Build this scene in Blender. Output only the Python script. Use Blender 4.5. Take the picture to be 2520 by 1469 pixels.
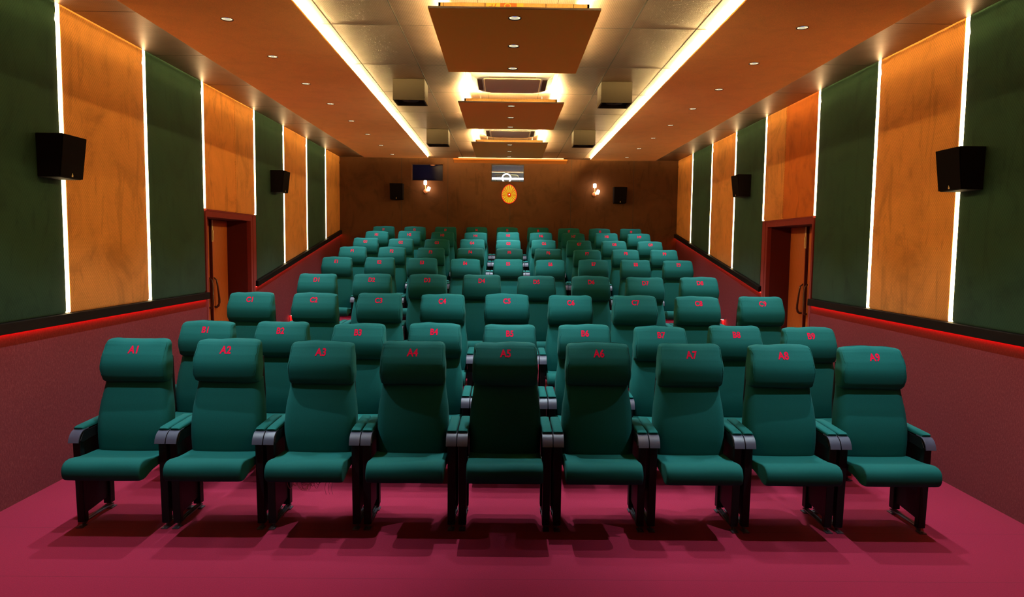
import bpy, bmesh, math, random
from mathutils import Vector, Matrix
from mathutils.bvhtree import BVHTree

for o in list(bpy.data.objects):
    bpy.data.objects.remove(o)
S = bpy.context.scene
C = S.collection
PI = math.pi
random.seed(4)

# ------------------------------------------------------------------ camera, world, exposure
F_PX = 1669.23
cam_d = bpy.data.cameras.new('camera')
cam_d.sensor_width = 36.0
cam_d.sensor_fit = 'HORIZONTAL'
cam_d.lens = 36.0 * F_PX / 2520.0
cam_d.clip_start = 0.05
cam_d.clip_end = 100
cam = bpy.data.objects.new('camera', cam_d)
C.objects.link(cam)
r_ = Vector((0.9998891525003397, -0.009397405425257927, 0.01154865721310309))
d_ = Vector((0.010805755970975783, -0.0755931213116078, -0.9970801951940799))
f_ = Vector((0.010242965881430354, 0.997094463319119, -0.07548319593333322))
M = Matrix((r_, -d_, -f_)).transposed().to_4x4()
M.translation = Vector((-0.04925, 0.0, 1.79026))
cam.matrix_world = M
S.camera = cam

w = bpy.data.worlds.new('world')
S.world = w
w.use_nodes = True
w.node_tree.nodes['Background'].inputs[0].default_value = (0.02, 0.02, 0.025, 1)
w.node_tree.nodes['Background'].inputs[1].default_value = 0.5

S.view_settings.view_transform = 'Standard'
S.view_settings.look = 'None'
S.view_settings.gamma = 1.0
S.view_settings.use_curve_mapping = False
S.view_settings.exposure = 0.18
S.cycles.use_denoising = True
S.cycles.max_bounces = 8
S.cycles.diffuse_bounces = 5
S.cycles.glossy_bounces = 4
S.cycles.transmission_bounces = 4
S.cycles.sample_clamp_indirect = 6.0
S.cycles.caustics_reflective = False
S.cycles.caustics_refractive = False

SPOT_W = 195.0          # recessed downlights
SPOT_COL = (0.74, 0.92, 1.0)
STRIP_E = 11.5          # vertical wall strips
COVE_E = 700.0          # hidden cove strips above ceiling slabs
PANEL_E = 480.0         # strips behind the hanging boards
RED_E = 15.0
LED_COL = (1.0, 0.76, 0.38)

# ------------------------------------------------------------------ room numbers
XL, XR, HC, YB, YF = -3.385, 3.400, 3.5535, 13.75, -2.6
SY = [5.196, 6.398, 7.60, 9.125, 10.307, 11.486, 12.681]     # strip positions along the side walls
DH = 2.176                                                    # door head
def trim_z(y):
    return 1.250 if y < 8.0 else 1.3067 + (y - 9.1256) * (2.0915 - 1.3067) / (13.75 - 9.1256)
ROWS = [('A', 4.362, 0.0, -0.040, 9), ('B', 5.344, 0.005, -0.011, 9), ('C', 6.345, 0.176, -0.030, 9),
        ('D', 7.432, 0.308, -0.006, 8), ('E', 9.539, 0.455, -0.013, 9), ('F', 10.461, 0.599, 0.005, 9),
        ('G', 11.482, 0.746, -0.009, 9), ('H', 12.442, 0.888, -0.005, 9), ('I', 13.24, 1.003, -0.015, 9)]

# ------------------------------------------------------------------ material helpers
def new_mat(name):
    m = bpy.data.materials.new(name)
    m.use_nodes = True
    nt = m.node_tree
    b = nt.nodes['Principled BSDF']
    return m, nt, b

def setp(b, **k):
    names = dict(color='Base Color', rough='Roughness', metal='Metallic', spec='Specular IOR Level',
                 sheen='Sheen Weight', sheen_rough='Sheen Roughness', sheen_tint='Sheen Tint',
                 emis='Emission Color', estr='Emission Strength', trans='Transmission Weight', ior='IOR')
    for a, v in k.items():
        b.inputs[names[a]].default_value = (*v, 1) if isinstance(v, tuple) and len(v) == 3 else v

def plain(name, color, rough=0.6, metal=0.0, **k):
    m, nt, b = new_mat(name)
    setp(b, color=color, rough=rough, metal=metal, **k)
    return m

def N(nt, t, **k):
    n = nt.nodes.new(t)
    for a, v in k.items():
        setattr(n, a, v)
    return n

def MATH(nt, op, a, b=None, c=None):
    n = nt.nodes.new('ShaderNodeMath')
    n.operation = op
    for i, v in enumerate((a, b, c)):
        if v is None:
            continue
        if isinstance(v, (int, float)):
            n.inputs[i].default_value = v
        else:
            nt.links.new(v, n.inputs[i])
    return n.outputs[0]

def noise(nt, scale, detail=3, rough=0.5, vec=None, dist=0.0):
    n = nt.nodes.new('ShaderNodeTexNoise')
    n.inputs['Scale'].default_value = scale
    n.inputs['Detail'].default_value = detail
    n.inputs['Roughness'].default_value = rough
    n.inputs['Distortion'].default_value = dist
    if vec is not None:
        nt.links.new(vec, n.inputs['Vector'])
    return n.outputs['Fac']

def coords(nt, scale=None):
    tc = nt.nodes.new('ShaderNodeTexCoord')
    if scale is None:
        return tc.outputs['Object']
    mp = nt.nodes.new('ShaderNodeMapping')
    mp.inputs['Scale'].default_value = scale
    nt.links.new(tc.outputs['Object'], mp.inputs['Vector'])
    return mp.outputs[0]

def ramp(nt, fac, stops):
    r = nt.nodes.new('ShaderNodeValToRGB')
    els = r.color_ramp.elements
    while len(els) < len(stops):
        els.new(0.5)
    for e, (p, c) in zip(els, stops):
        e.position = p
        e.color = (*c, 1)
    nt.links.new(fac, r.inputs[0])
    return r.outputs[0]

def mixc(nt, fac, a, b, blend='MIX'):
    n = nt.nodes.new('ShaderNodeMix')
    n.data_type = 'RGBA'
    n.blend_type = blend
    for key, v in ((0, fac), (6, a), (7, b)):
        if isinstance(v, (int, float)):
            n.inputs[key].default_value = v
        elif isinstance(v, tuple):
            n.inputs[key].default_value = (*v, 1)
        else:
            nt.links.new(v, n.inputs[key])
    return n.outputs[2]

def bump(nt, b, h, strength=0.3, dist=0.002):
    n = nt.nodes.new('ShaderNodeBump')
    n.inputs['Strength'].default_value = strength
    n.inputs['Distance'].default_value = dist
    nt.links.new(h, n.inputs['Height'])
    nt.links.new(n.outputs[0], b.inputs['Normal'])

def mul(c, k):
    return tuple(x * k for x in c)

def fabric(name, col, var=0.25, scale=500, sheen=0.25, smudge=0.0, stint=None, rough=0.85):
    m, nt, b = new_mat(name)
    v = coords(nt)
    n1 = noise(nt, scale, 2, 0.6, v)
    c = ramp(nt, n1, [(0.3, mul(col, 1 - var)), (0.7, mul(col, 1 + var))])
    if smudge:
        n2 = noise(nt, 4.0, 5, 0.6, v, 0.6)
        f = MATH(nt, 'MULTIPLY', ramp(nt, n2, [(0.45, (0, 0, 0)), (0.7, (1, 1, 1))]), smudge)
        c = mixc(nt, f, c, mul(col, 0.55))
    nt.links.new(c, b.inputs['Base Color'])
    setp(b, rough=rough, sheen=sheen, sheen_rough=0.4, spec=0.2)
    if stint:
        setp(b, sheen_tint=stint)
    bump(nt, b, n1, 0.25, 0.001)
    return m

def quilt(name, col, lines=True, seed=0.0, grout=0.75, sp=0.024, axis='YZ'):
    """suede wall pad with a diamond net and smudges"""
    m, nt, b = new_mat(name)
    v = coords(nt)
    sx = nt.nodes.new('ShaderNodeSeparateXYZ')
    nt.links.new(v, sx.inputs[0])
    a0 = sx.outputs['Y'] if axis == 'YZ' else sx.outputs['X']
    z0 = sx.outputs['Z']
    big = noise(nt, 2.3, 6, 0.62, v, 0.8)
    str_ = noise(nt, 1.0, 5, 0.65, coords(nt, (7.0, 7.0, 1.6)), 1.0)
    c = ramp(nt, big, [(0.30, mul(col, 0.58)), (0.47, mul(col, 0.92)), (0.70, mul(col, 1.12))])
    dk = MATH(nt, 'MULTIPLY', ramp(nt, str_, [(0.55, (0, 0, 0)), (0.66, (1, 1, 1))]), 0.55)
    c = mixc(nt, dk, c, mul(col, 0.45))
    sm = noise(nt, 300, 2, 0.5, v)
    c = mixc(nt, 0.25, c, ramp(nt, sm, [(0.3, mul(col, 0.6)), (0.7, mul(col, 1.3))]))
    h = sm
    if lines:
        def dl(sgn):
            s = MATH(nt, 'ADD', MATH(nt, 'MULTIPLY', a0, 1.0 * sgn), MATH(nt, 'MULTIPLY', z0, 0.72))
            s = MATH(nt, 'DIVIDE', s, sp)
            fr = MATH(nt, 'FRACT', s)
            d = MATH(nt, 'ABSOLUTE', MATH(nt, 'SUBTRACT', fr, 0.5))
            return MATH(nt, 'SMOOTH_MIN', 1.0, MATH(nt, 'MULTIPLY', d, 12.0), 0.1)   # 0 on the line, 1 away
        l1, l2 = dl(1), dl(-1)
        net = MATH(nt, 'MINIMUM', l1, l2)
        inv = MATH(nt, 'MULTIPLY', MATH(nt, 'SUBTRACT', 1.0, net), grout)
        c = mixc(nt, inv, c, mul(col, 0.35))
        h = MATH(nt, 'ADD', MATH(nt, 'MULTIPLY', net, 1.0), MATH(nt, 'MULTIPLY', sm, 0.2))
        bump(nt, b, h, 0.18, 0.0015)
    else:
        bump(nt, b, h, 0.15, 0.001)
    nt.links.new(c, b.inputs['Base Color'])
    setp(b, rough=0.8, sheen=0.08, sheen_rough=0.4, spec=0.12)
    return m

def emit(name, col, strength, base=(0.8, 0.8, 0.8)):
    m, nt, b = new_mat(name)
    setp(b, color=base, emis=col, estr=strength)
    return m

TEAL = (0.003, 0.090, 0.080)
M_TEAL = fabric('teal_upholstery', TEAL, 0.16, 420, 0.03, stint=(0.35, 0.8, 0.75, 1.0))
M_TEAL_B = fabric('teal_upholstery_cushion', TEAL, 0.16, 420, 0.03, stint=(0.35, 0.8, 0.75, 1.0))
M_RED_TXT = plain('red_seat_lettering', (0.62, 0.003, 0.035), 0.8, spec=0.05)
M_BLACK = plain('black_plastic', (0.006, 0.006, 0.008), 0.42, 0.0, spec=0.35)
M_BLACKM = plain('black_painted_metal', (0.006, 0.006, 0.008), 0.5, 0.0, spec=0.2)
M_CAP = plain('grey_armrest_plastic', (0.06, 0.058, 0.088), 0.42, 0.0, spec=0.4)
M_STEEL = plain('dull_steel', (0.13, 0.135, 0.15), 0.4, 0.8)
M_ORANGE_Q = quilt('orange_net_suede', (0.84, 0.31, 0.065))
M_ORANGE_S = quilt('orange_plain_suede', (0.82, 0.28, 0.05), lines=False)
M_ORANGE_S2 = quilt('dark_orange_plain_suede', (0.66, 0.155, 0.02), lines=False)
M_GREEN_Q = quilt('green_net_suede', (0.028, 0.068, 0.036))
M_BACK_Q = quilt('brown_net_suede', (0.125, 0.046, 0.017), axis='XZ', sp=0.03, grout=0.35)
M_SLAB = fabric('rust_carpet_board', (0.88, 0.29, 0.035), 0.18, 260, 0.1, smudge=0.18)
M_BOARD = fabric('orange_carpet_board', (0.92, 0.42, 0.035), 0.10, 260, 0.1)
M_EDGE = plain('dark_board_edge', (0.05, 0.018, 0.01), 0.7)
M_DOORFRAME = fabric('maroon_frame_cloth', (0.22, 0.024, 0.018), 0.2, 200, 0.1)
M_REVEAL = fabric('dark_red_reveal_cloth', (0.10, 0.010, 0.007), 0.25, 200, 0.1)
M_LEATHER = plain('orange_padded_leatherette', (0.52, 0.13, 0.022), 0.48)
M_BRASS = plain('brass', (0.85, 0.62, 0.30), 0.45, 0.4)
M_HANDLE = plain('dark_wood_handle', (0.07, 0.018, 0.01), 0.3)
M_LEDGE = plain('black_ledge', (0.005, 0.003, 0.003), 0.6, spec=0.12)
M_OLIVE = plain('olive_painted_cabinet', (0.042, 0.029, 0.016), 0.75, spec=0.25)
M_SPK = plain('black_speaker_cabinet', (0.006, 0.003, 0.003), 0.8, spec=0.1)
M_GRILLE = plain('black_speaker_grille', (0.005, 0.003, 0.003), 0.85, spec=0.05)
M_LOGO = plain('gold_emblem', (0.8, 0.52, 0.2), 0.35, 0.6)
M_WHITE = plain('white_plastic', (0.80, 0.77, 0.72), 0.35)
M_WHITE_SHADE = plain('shaded_white_plastic', (0.72, 0.50, 0.32), 0.45)  # white underside coloured brown for its shade and warm bounce
M_DARK = plain('dark_void', (0.01, 0.008, 0.007), 0.8)
M_SEAM = plain('dark_seam', (0.02, 0.014, 0.01), 0.7)
M_PLY = fabric('plywood', (0.72, 0.46, 0.16), 0.15, 60, 0.0)
M_PLY_OR = plain('orange_print', (0.62, 0.20, 0.03), 0.7)
M_PLY_YE = plain('yellow_print', (0.85, 0.68, 0.10), 0.7)
M_COPPER = plain('copper_lamp_metal', (0.85, 0.32, 0.16), 0.35, 0.6)
M_STRIP = emit('warm_led_diffuser', LED_COL, STRIP_E)
M_COVE = emit('warm_cove_led', (1.0, 0.74, 0.30), COVE_E)
M_ADDED_OUT = emit('added_outer_wall_glow', (1.0, 0.74, 0.30), 55.0)  # for added, unseen strips that brighten the wall tops
M_PLED = emit('warm_board_led', (1.0, 0.76, 0.32), PANEL_E)
M_PLED_F = emit('warm_board_front_led', (1.0, 0.76, 0.32), PANEL_E * 4.0)
M_REDLED = emit('red_led', (1.0, 0.02, 0.015), RED_E)
M_BULB = emit('opal_lamp_glass', (1.0, 0.88, 0.68), 12.0)
M_LAMPFACE = emit('cool_lamp_lens', (0.40, 0.48, 1.0), 0.42, (0.2, 0.2, 0.25))
M_REFLECTOR = plain('self_lit_reflector', (0.95, 0.93, 0.80), 0.18, 1.0, emis=(1.0, 0.92, 0.62), estr=0.55)  # reflected lamp light put in as the cup's own glow

# perforated metal ceiling
def metal_mat():
    m, nt, b = new_mat('perforated_metal')
    v = coords(nt)
    s = nt.nodes.new('ShaderNodeSeparateXYZ')
    nt.links.new(v, s.inputs[0])
    k = 2 * PI / 0.0130
    cx = MATH(nt, 'COSINE', MATH(nt, 'MULTIPLY', s.outputs['X'], k))
    cy = MATH(nt, 'COSINE', MATH(nt, 'MULTIPLY', s.outputs['Y'], k))
    d = MATH(nt, 'ADD', cx, cy)
    hole = ramp(nt, MATH(nt, 'MULTIPLY', MATH(nt, 'SUBTRACT', d, 0.75), 1.6), [(0.0, (0, 0, 0)), (1.0, (1, 1, 1))])
    n1 = noise(nt, 5.0, 4, 0.6, v)
    base = ramp(nt, n1, [(0.3, (0.27, 0.170, 0.125)), (0.7, (0.34, 0.22, 0.165))])
    c = mixc(nt, MATH(nt, 'MULTIPLY', hole, 0.85), base, (0.05, 0.035, 0.025))
    nt.links.new(c, b.inputs['Base Color'])
    setp(b, rough=0.45, metal=0.90)
    bump(nt, b, MATH(nt, 'SUBTRACT', 1.0, hole), 0.25, 0.001)
    return m
M_METAL = metal_mat()

def carpet(name, col, spots=True, seams=False):
    m, nt, b = new_mat(name)
    v = coords(nt)
    n1 = noise(nt, 170, 3, 0.7, v)
    n2 = noise(nt, 1.6, 4, 0.6, v)
    c = ramp(nt, n1, [(0.3, mul(col, 0.75)), (0.7, mul(col, 1.25))])
    c = mixc(nt, MATH(nt, 'MULTIPLY', n2, 0.35), c, mul(col, 0.6))
    if seams:
        s = nt.nodes.new('ShaderNodeSeparateXYZ')
        nt.links.new(v, s.inputs[0])
        for y0 in (3.54, 4.171):
            wob = MATH(nt, 'MULTIPLY', MATH(nt, 'SUBTRACT', noise(nt, 6, 2, 0.5, v), 0.5), 0.004)
            d = MATH(nt, 'ABSOLUTE', MATH(nt, 'ADD', MATH(nt, 'SUBTRACT', s.outputs['Y'], y0), wob))
            f = MATH(nt, 'MULTIPLY', MATH(nt, 'LESS_THAN', d, 0.0022), 0.55)
            c = mixc(nt, f, c, mul(col, 0.35))
    nt.links.new(c, b.inputs['Base Color'])
    setp(b, rough=0.9, sheen=0.15, sheen_rough=0.5, spec=0.15)
    bump(nt, b, n1, 0.4, 0.003)
    return m
M_FLOOR = carpet('crimson_carpet', (0.28, 0.003, 0.033), seams=True)

def wains_mat():
    m, nt, b = new_mat('maroon_wall_carpet')
    v = coords(nt)
    st = noise(nt, 1.0, 3, 0.7, coords(nt, (120, 120, 45)))
    n2 = noise(nt, 260, 2, 0.6, v)
    c = ramp(nt, st, [(0.35, (0.115, 0.015, 0.020)), (0.55, (0.16, 0.024, 0.030)), (0.75, (0.235, 0.060, 0.062))])
    c = mixc(nt, 0.3, c, ramp(nt, n2, [(0.3, (0.10, 0.015, 0.02)), (0.7, (0.34, 0.08, 0.09))]))
    nt.links.new(c, b.inputs['Base Color'])
    setp(b, rough=0.9, spec=0.15)
    bump(nt, b, n2, 0.4, 0.002)
    return m
M_WAINS = wains_mat()

def glass_mat(name, tint, rough=0.02):
    m = bpy.data.materials.new(name)
    m.use_nodes = True
    nt = m.node_tree
    nt.nodes.clear()
    out = nt.nodes.new('ShaderNodeOutputMaterial')
    tr = nt.nodes.new('ShaderNodeBsdfTransparent')
    tr.inputs[0].default_value = (*tint, 1)
    gl = nt.nodes.new('ShaderNodeBsdfGlossy')
    gl.inputs['Roughness'].default_value = rough
    fr = nt.nodes.new('ShaderNodeFresnel')
    fr.inputs[0].default_value = 1.5
    mx = nt.nodes.new('ShaderNodeMixShader')
    nt.links.new(fr.outputs[0], mx.inputs[0])
    nt.links.new(tr.outputs[0], mx.inputs[1])
    nt.links.new(gl.outputs[0], mx.inputs[2])
    nt.links.new(mx.outputs[0], out.inputs[0])
    return m
M_GLASS = glass_mat('clear_glass', (0.93, 0.95, 0.97))
M_GLASS_D = plain('dark_blue_glass', (0.004, 0.005, 0.035), 0.25, 0.0, spec=0.08)
M_BOOTH = plain('booth_grey_paint', (0.42, 0.38, 0.40), 0.6)
M_BOOTH_D = plain('booth_equipment_grey', (0.16, 0.125, 0.10), 0.5)

# ------------------------------------------------------------------ mesh helpers
def box(bm, x0, x1, y0, y1, z0, z1, mi=0):
    vs = [bm.verts.new((x, y, z)) for x in (x0, x1) for y in (y0, y1) for z in (z0, z1)]
    fs = [(0, 1, 3, 2), (4, 6, 7, 5), (0, 4, 5, 1), (2, 3, 7, 6), (0, 2, 6, 4), (1, 5, 7, 3)]
    out = []
    for f in fs:
        g = bm.faces.new([vs[i] for i in f])
        g.material_index = mi
        out.append(g)
    return vs

def hexa(bm, pts, mi=0):
    """eight points ordered like box()"""
    vs = [bm.verts.new(p) for p in pts]
    for f in [(0, 1, 3, 2), (4, 6, 7, 5), (0, 4, 5, 1), (2, 3, 7, 6), (0, 2, 6, 4), (1, 5, 7, 3)]:
        bm.faces.new([vs[i] for i in f]).material_index = mi
    return vs

def loft(bm, rings, cap=True, mi=0, closed=True):
    R_ = [[bm.verts.new(p) for p in r] for r in rings]
    n = len(R_[0])
    for a, b in zip(R_[:-1], R_[1:]):
        for i in range(n if closed else n - 1):
            j = (i + 1) % n
            bm.faces.new((a[i], a[j], b[j], b[i])).material_index = mi
    if cap:
        bm.faces.new(list(reversed(R_[0]))).material_index = mi
        bm.faces.new(R_[-1]).material_index = mi
    return R_

def circle(cx, cy, cz, r, n=16, ax='Z', ry=None):
    ry = r if ry is None else ry
    o = []
    for i in range(n):
        a = 2 * PI * i / n
        u, v = r * math.cos(a), ry * math.sin(a)
        o.append({'Z': (cx + u, cy + v, cz), 'Y': (cx + u, cy, cz + v), 'X': (cx, cy + u, cz + v)}[ax])
    return o

def lathe(bm, prof, cx, cy, n=20, mi=0, cap=True):
    """prof: list of (r, z)"""
    return loft(bm, [circle(cx, cy, z, max(r, 1e-4), n) for r, z in prof], cap, mi)

def tube(bm, pts, r, n=8, mi=0):
    pts = [Vector(p) for p in pts]
    rr = r if isinstance(r, (list, tuple)) else [r] * len(pts)
    rings = []
    up = Vector((0.13, 0.31, 0.94)).normalized()
    for i, p in enumerate(pts):
        t = (pts[min(i + 1, len(pts) - 1)] - pts[max(i - 1, 0)]).normalized()
        a = t.cross(up)
        if a.length < 1e-3:
            a = t.cross(Vector((1, 0, 0)))
        a.normalize()
        b = t.cross(a).normalized()
        rings.append([tuple(p + rr[i] * (math.cos(2 * PI * k / n) * a + math.sin(2 * PI * k / n) * b)) for k in range(n)])
    loft(bm, rings, True, mi)

def rrect(hw, y0, y1, z, rad, n=6):
    """rounded rectangle loop in the XY plane"""
    hy = (y1 - y0) / 2
    cy = (y0 + y1) / 2
    rad = min(rad, hw * 0.98, hy * 0.98)
    o = []
    for qx, qy, a0 in ((1, 1, 0), (-1, 1, 90), (-1, -1, 180), (1, -1, 270)):
        for k in range(n + 1):
            a = math.radians(a0 + 90 * k / n)
            o.append((qx * (hw - rad) + rad * math.cos(a), cy + qy * (hy - rad) + rad * math.sin(a), z))
    return o

def mk(name, bm, mats, parent=None, smooth=False, angle=None):
    bmesh.ops.recalc_face_normals(bm, faces=bm.faces[:])
    me = bpy.data.meshes.new(name)
    bm.to_mesh(me)
    bm.free()
    for m in (mats if isinstance(mats, (list, tuple)) else [mats]):
        me.materials.append(m)
    if smooth:
        for p in me.polygons:
            p.use_smooth = True
        if angle:
            me.set_sharp_from_angle(angle=math.radians(angle))
    o = bpy.data.objects.new(name, me)
    C.objects.link(o)
    if parent:
        o.parent = parent
        if any(abs(v) > 1e-9 for v in parent.location) or any(abs(v) > 1e-9 for v in parent.rotation_euler):
            pass
    return o

def bevel_mod(o, wd=0.003, seg=2):
    m = o.modifiers.new('bevel', 'BEVEL')
    m.width = wd
    m.segments = seg
    m.limit_method = 'ANGLE'
    return o

def empty(name, loc=(0, 0, 0)):
    o = bpy.data.objects.new(name, None)
    o.empty_display_size = 0.1
    C.objects.link(o)
    o.location = loc
    return o

def tag(o, label, cat, group=None):
    o['label'] = label
    o['category'] = cat
    if group:
        o['group'] = group
    return o

def struct(name, bm, mats, parent=None, smooth=False):
    o = mk(name, bm, mats, parent, smooth)
    if parent is None:
        o['kind'] = 'structure'
    return o

def shift(bm, v):
    bmesh.ops.translate(bm, verts=bm.verts[:], vec=v)

ORD = ['first', 'second', 'third', 'fourth', 'fifth', 'sixth', 'seventh', 'eighth', 'ninth']

# ------------------------------------------------------------------ floor with the seating tiers
bm = bmesh.new()
edges_y = [YF]
zs = [0.0]
prev = 0.0
for (L, y, z, xo, n) in ROWS[2:]:
    edges_y.append(y - 0.30)
    zs.append(z)
edges_y.append(YB)
prof = []
for i, z in enumerate(zs):
    prof.append((edges_y[i], z))
    prof.append((edges_y[i + 1], z))
prof += [(YB, -0.15), (YF, -0.15)]
loft(bm, [[(XL - 0.02, y, z) for y, z in prof], [(XR + 0.02, y, z) for y, z in prof]])
struct('floor', bm, M_FLOOR)

# ------------------------------------------------------------------ walls
WT = 0.34
D0, D1 = 7.62, 9.09            # clear door opening along the wall (outer frame)
def side_wall(s, X):
    bm = bmesh.new()
    xa, xb = (X - WT, X - 0.022) if s < 0 else (X + 0.022, X + WT)
    box(bm, xa, xb, YF, D0, -0.15, HC + 0.06)
    box(bm, xa, xb, D1, YB + 0.1, -0.15, HC + 0.06)
    box(bm, xa, xb, D0, D1, DH, HC + 0.06)
    struct('wall_left' if s < 0 else 'wall_right', bm, M_DARK)
    # lower wall covering in maroon carpet (two runs, either side of the door)
    bm = bmesh.new()
    x0, x1 = (X - 0.022, X) if s < 0 else (X, X + 0.022)
    box(bm, x0, x1, YF, 7.60, 0.0, trim_z(0) - 0.07)
    za, zb = trim_z(9.10) - 0.07, trim_z(YB) - 0.07
    hexa(bm, [(x0, 9.10, 0.30), (x0, 9.10, za), (x0, YB, 0.30), (x0, YB, zb),
              (x1, 9.10, 0.30), (x1, 9.10, za), (x1, YB, 0.30), (x1, YB, zb)])
    o = struct('wall_left_lower' if s < 0 else 'wall_right_lower', bm, M_WAINS)
side_wall(-1, XL)
side_wall(1, XR)

# black ledges with a red strip underneath
def ledge(s, X, k0):
    inn = -s        # direction into the room
    def xs(a, b):
        p, q = X + inn * a, X + inn * b
        return (min(p, q), max(p, q))
    th = 0.075
    bm = bmesh.new()
    x0, x1 = xs(-0.0, 0.045)
    box(bm, x0, x1, YF, 7.585, 1.25 - th, 1.25)
    o = bevel_mod(struct('trim_%d' % k0, bm, M_LEDGE), 0.004)
    bm = bmesh.new()
    ya, yb = 9.07, YB - 0.005
    za, zb = trim_z(9.10), trim_z(YB)
    hexa(bm, [(x0, ya, za - th), (x0, ya, za), (x0, yb, zb - th), (x0, yb, zb),
              (x1, ya, za - th), (x1, ya, za), (x1, yb, zb - th), (x1, yb, zb)])
    o = bevel_mod(struct('trim_%d' % (k0 + 1), bm, M_LEDGE), 0.004)
    side = 'left' if s < 0 else 'right'
    x0, x1 = xs(0.006, 0.018)
    bm = bmesh.new()
    box(bm, x0, x1, YF + 0.1, 7.575, 1.25 - th - 0.004, 1.25 - th)
    o = mk('red_led_strip', bm, M_REDLED)
    tag(o, 'red light strip under the level black ledge on the %s wall' % side, 'light strip', 'red strips under the ledges')
    bm = bmesh.new()
    hexa(bm, [(x0, ya, za - th - 0.004), (x0, ya, za - th), (x0, yb, zb - th - 0.004), (x0, yb, zb - th),
              (x1, ya, za - th - 0.004), (x1, ya, za - th), (x1, yb, zb - th - 0.004), (x1, yb, zb - th)])
    o = mk('red_led_strip', bm, M_REDLED)
    tag(o, 'red light strip under the sloping black ledge on the %s wall' % side, 'light strip', 'red strips under the ledges')
ledge(-1, XL, 1)
ledge(1, XR, 3)

# padded wall panels
def pad(s, X, ya, yb, za_f, zb_f, mat, label, top=HC, smooth_net=True):
    """panel with slightly rolled edges and a shallow groove shaped to imitate the shade line below the ceiling"""
    inn = -s
    e = 0.003
    prof_z = lambda zb0: [(zb0, 0.010), (zb0 + 0.02, 0.0), (zb0 + 0.5, 0.0), (top - 0.60, 0.001), (top - 0.22, 0.000),
                          (top - 0.150, 0.0), (top - 0.128, 0.006), (top - 0.10, 0.002), (top - 0.06, -0.003), (top - 0.001, 0.0)]
    ys = [ya, ya + 0.006, (ya + yb) / 2, yb - 0.006, yb]
    rec = [0.010, 0.0, 0.0, 0.0, 0.010]
    bm = bmesh.new()
    grid = []
    for y, rc in zip(ys, rec):
        zb0 = za_f + (zb_f - za_f) * (y - ya) / (yb - ya)
        grid.append([bm.verts.new((X + s * (rc + d), y, z)) for z, d in prof_z(zb0)])
    for a, b in zip(grid[:-1], grid[1:]):
        for i in range(len(a) - 1):
            bm.faces.new((a[i], a[i + 1], b[i + 1], b[i]))
    # back and rim
    bk = []
    for y in (ya, yb):
        zb0 = za_f if y == ya else zb_f
        bk.append((bm.verts.new((X + s * 0.021, y, zb0)), bm.verts.new((X + s * 0.021, y, top - 0.001))))
    bm.faces.new((bk[0][0], bk[0][1], bk[1][1], bk[1][0]))
    bm.faces.new([bk[0][0]] + grid[0] + [bk[0][1]])
    bm.faces.new([bk[1][0]] + grid[-1] + [bk[1][1]])
    bm.faces.new([bk[0][0]] + [g[0] for g in grid] + [bk[1][0]])
    bm.faces.new([bk[0][1]] + [g[-1] for g in grid] + [bk[1][1]])
    o = mk('fabric_wall_panel', bm, mat, None, True, 35)
    tag(o, label, 'wall panel', 'tall fabric panels on the side walls')
    return o

HALF = 0.021
def pads(s, X):
    side = 'left' if s < 0 else 'right'
    T = trim_z
    g = HALF
    pad(s, X, YF + 0.02, SY[0] - g, T(0), T(0), M_GREEN_Q, 'long dark green net-patterned wall panel nearest the camera on the %s wall' % side)
    pad(s, X, SY[0] + g, SY[1] - g, T(0), T(0), M_ORANGE_Q, 'broad orange net-patterned wall panel behind the nearest light strip on the %s wall' % side)
    pad(s, X, SY[1] + g, SY[2] - g, T(0), T(0), M_GREEN_Q, 'dark green wall panel just in front of the door on the %s wall' % side)
    ym = 8.48
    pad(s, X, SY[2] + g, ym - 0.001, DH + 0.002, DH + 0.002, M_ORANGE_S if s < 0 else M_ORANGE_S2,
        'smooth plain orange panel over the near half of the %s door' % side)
    pad(s, X, ym + 0.001, SY[3] - g, DH + 0.002, DH + 0.002, M_ORANGE_Q,
        'net-patterned orange panel over the far half of the %s door' % side)
    ed = SY[3:] + [YB]
    cols = [(M_GREEN_Q, 'dark green wall panel just behind the door on the %s wall, bottom edge sloping'),
            (M_ORANGE_Q, 'orange wall panel with sloping foot beside the far speaker on the %s wall'),
            (M_GREEN_Q, 'narrow-looking dark green wall panel farthest back on the %s wall'),
            (M_ORANGE_Q, 'orange wall panel in the back corner of the %s wall')]
    for i in range(4):
        ya, yb = ed[i] + g, ed[i + 1] - (g if i < 3 else 0.002)
        pad(s, X, ya, yb, T(ya), T(yb), cols[i][0], cols[i][1] % side)
pads(-1, XL)
pads(1, XR)

# vertical light strips between the panels
STRIP_TXT = ['nearest the camera, behind the big black speaker', 'between the near orange and green panels',
             'rising from the near corner of the door frame', 'rising from the far corner of the door frame',
             'beside the small far speaker', 'third from the back wall', 'nearest the back wall']
def strips(s, X):
    side = 'left' if s < 0 else 'right'
    for i, y in enumerate(SY):
        zb = DH + 0.004 if i in (2, 3) else trim_z(y) + 0.004
        bm = bmesh.new()
        xa, xb = (X - 0.018, X + 0.004) if s < 0 else (X - 0.004, X + 0.018)
        box(bm, xa, xb, y - 0.0185, y + 0.0185, zb, HC - 0.004)
        o = mk('led_light_strip', bm, M_STRIP)
        bevel_mod(o, 0.004, 2)
        tag(o, 'upright light strip on the %s wall, %s' % (side, STRIP_TXT[i]), 'light strip', 'upright light strips on the side walls')
strips(-1, XL)
strips(1, XR)

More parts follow.
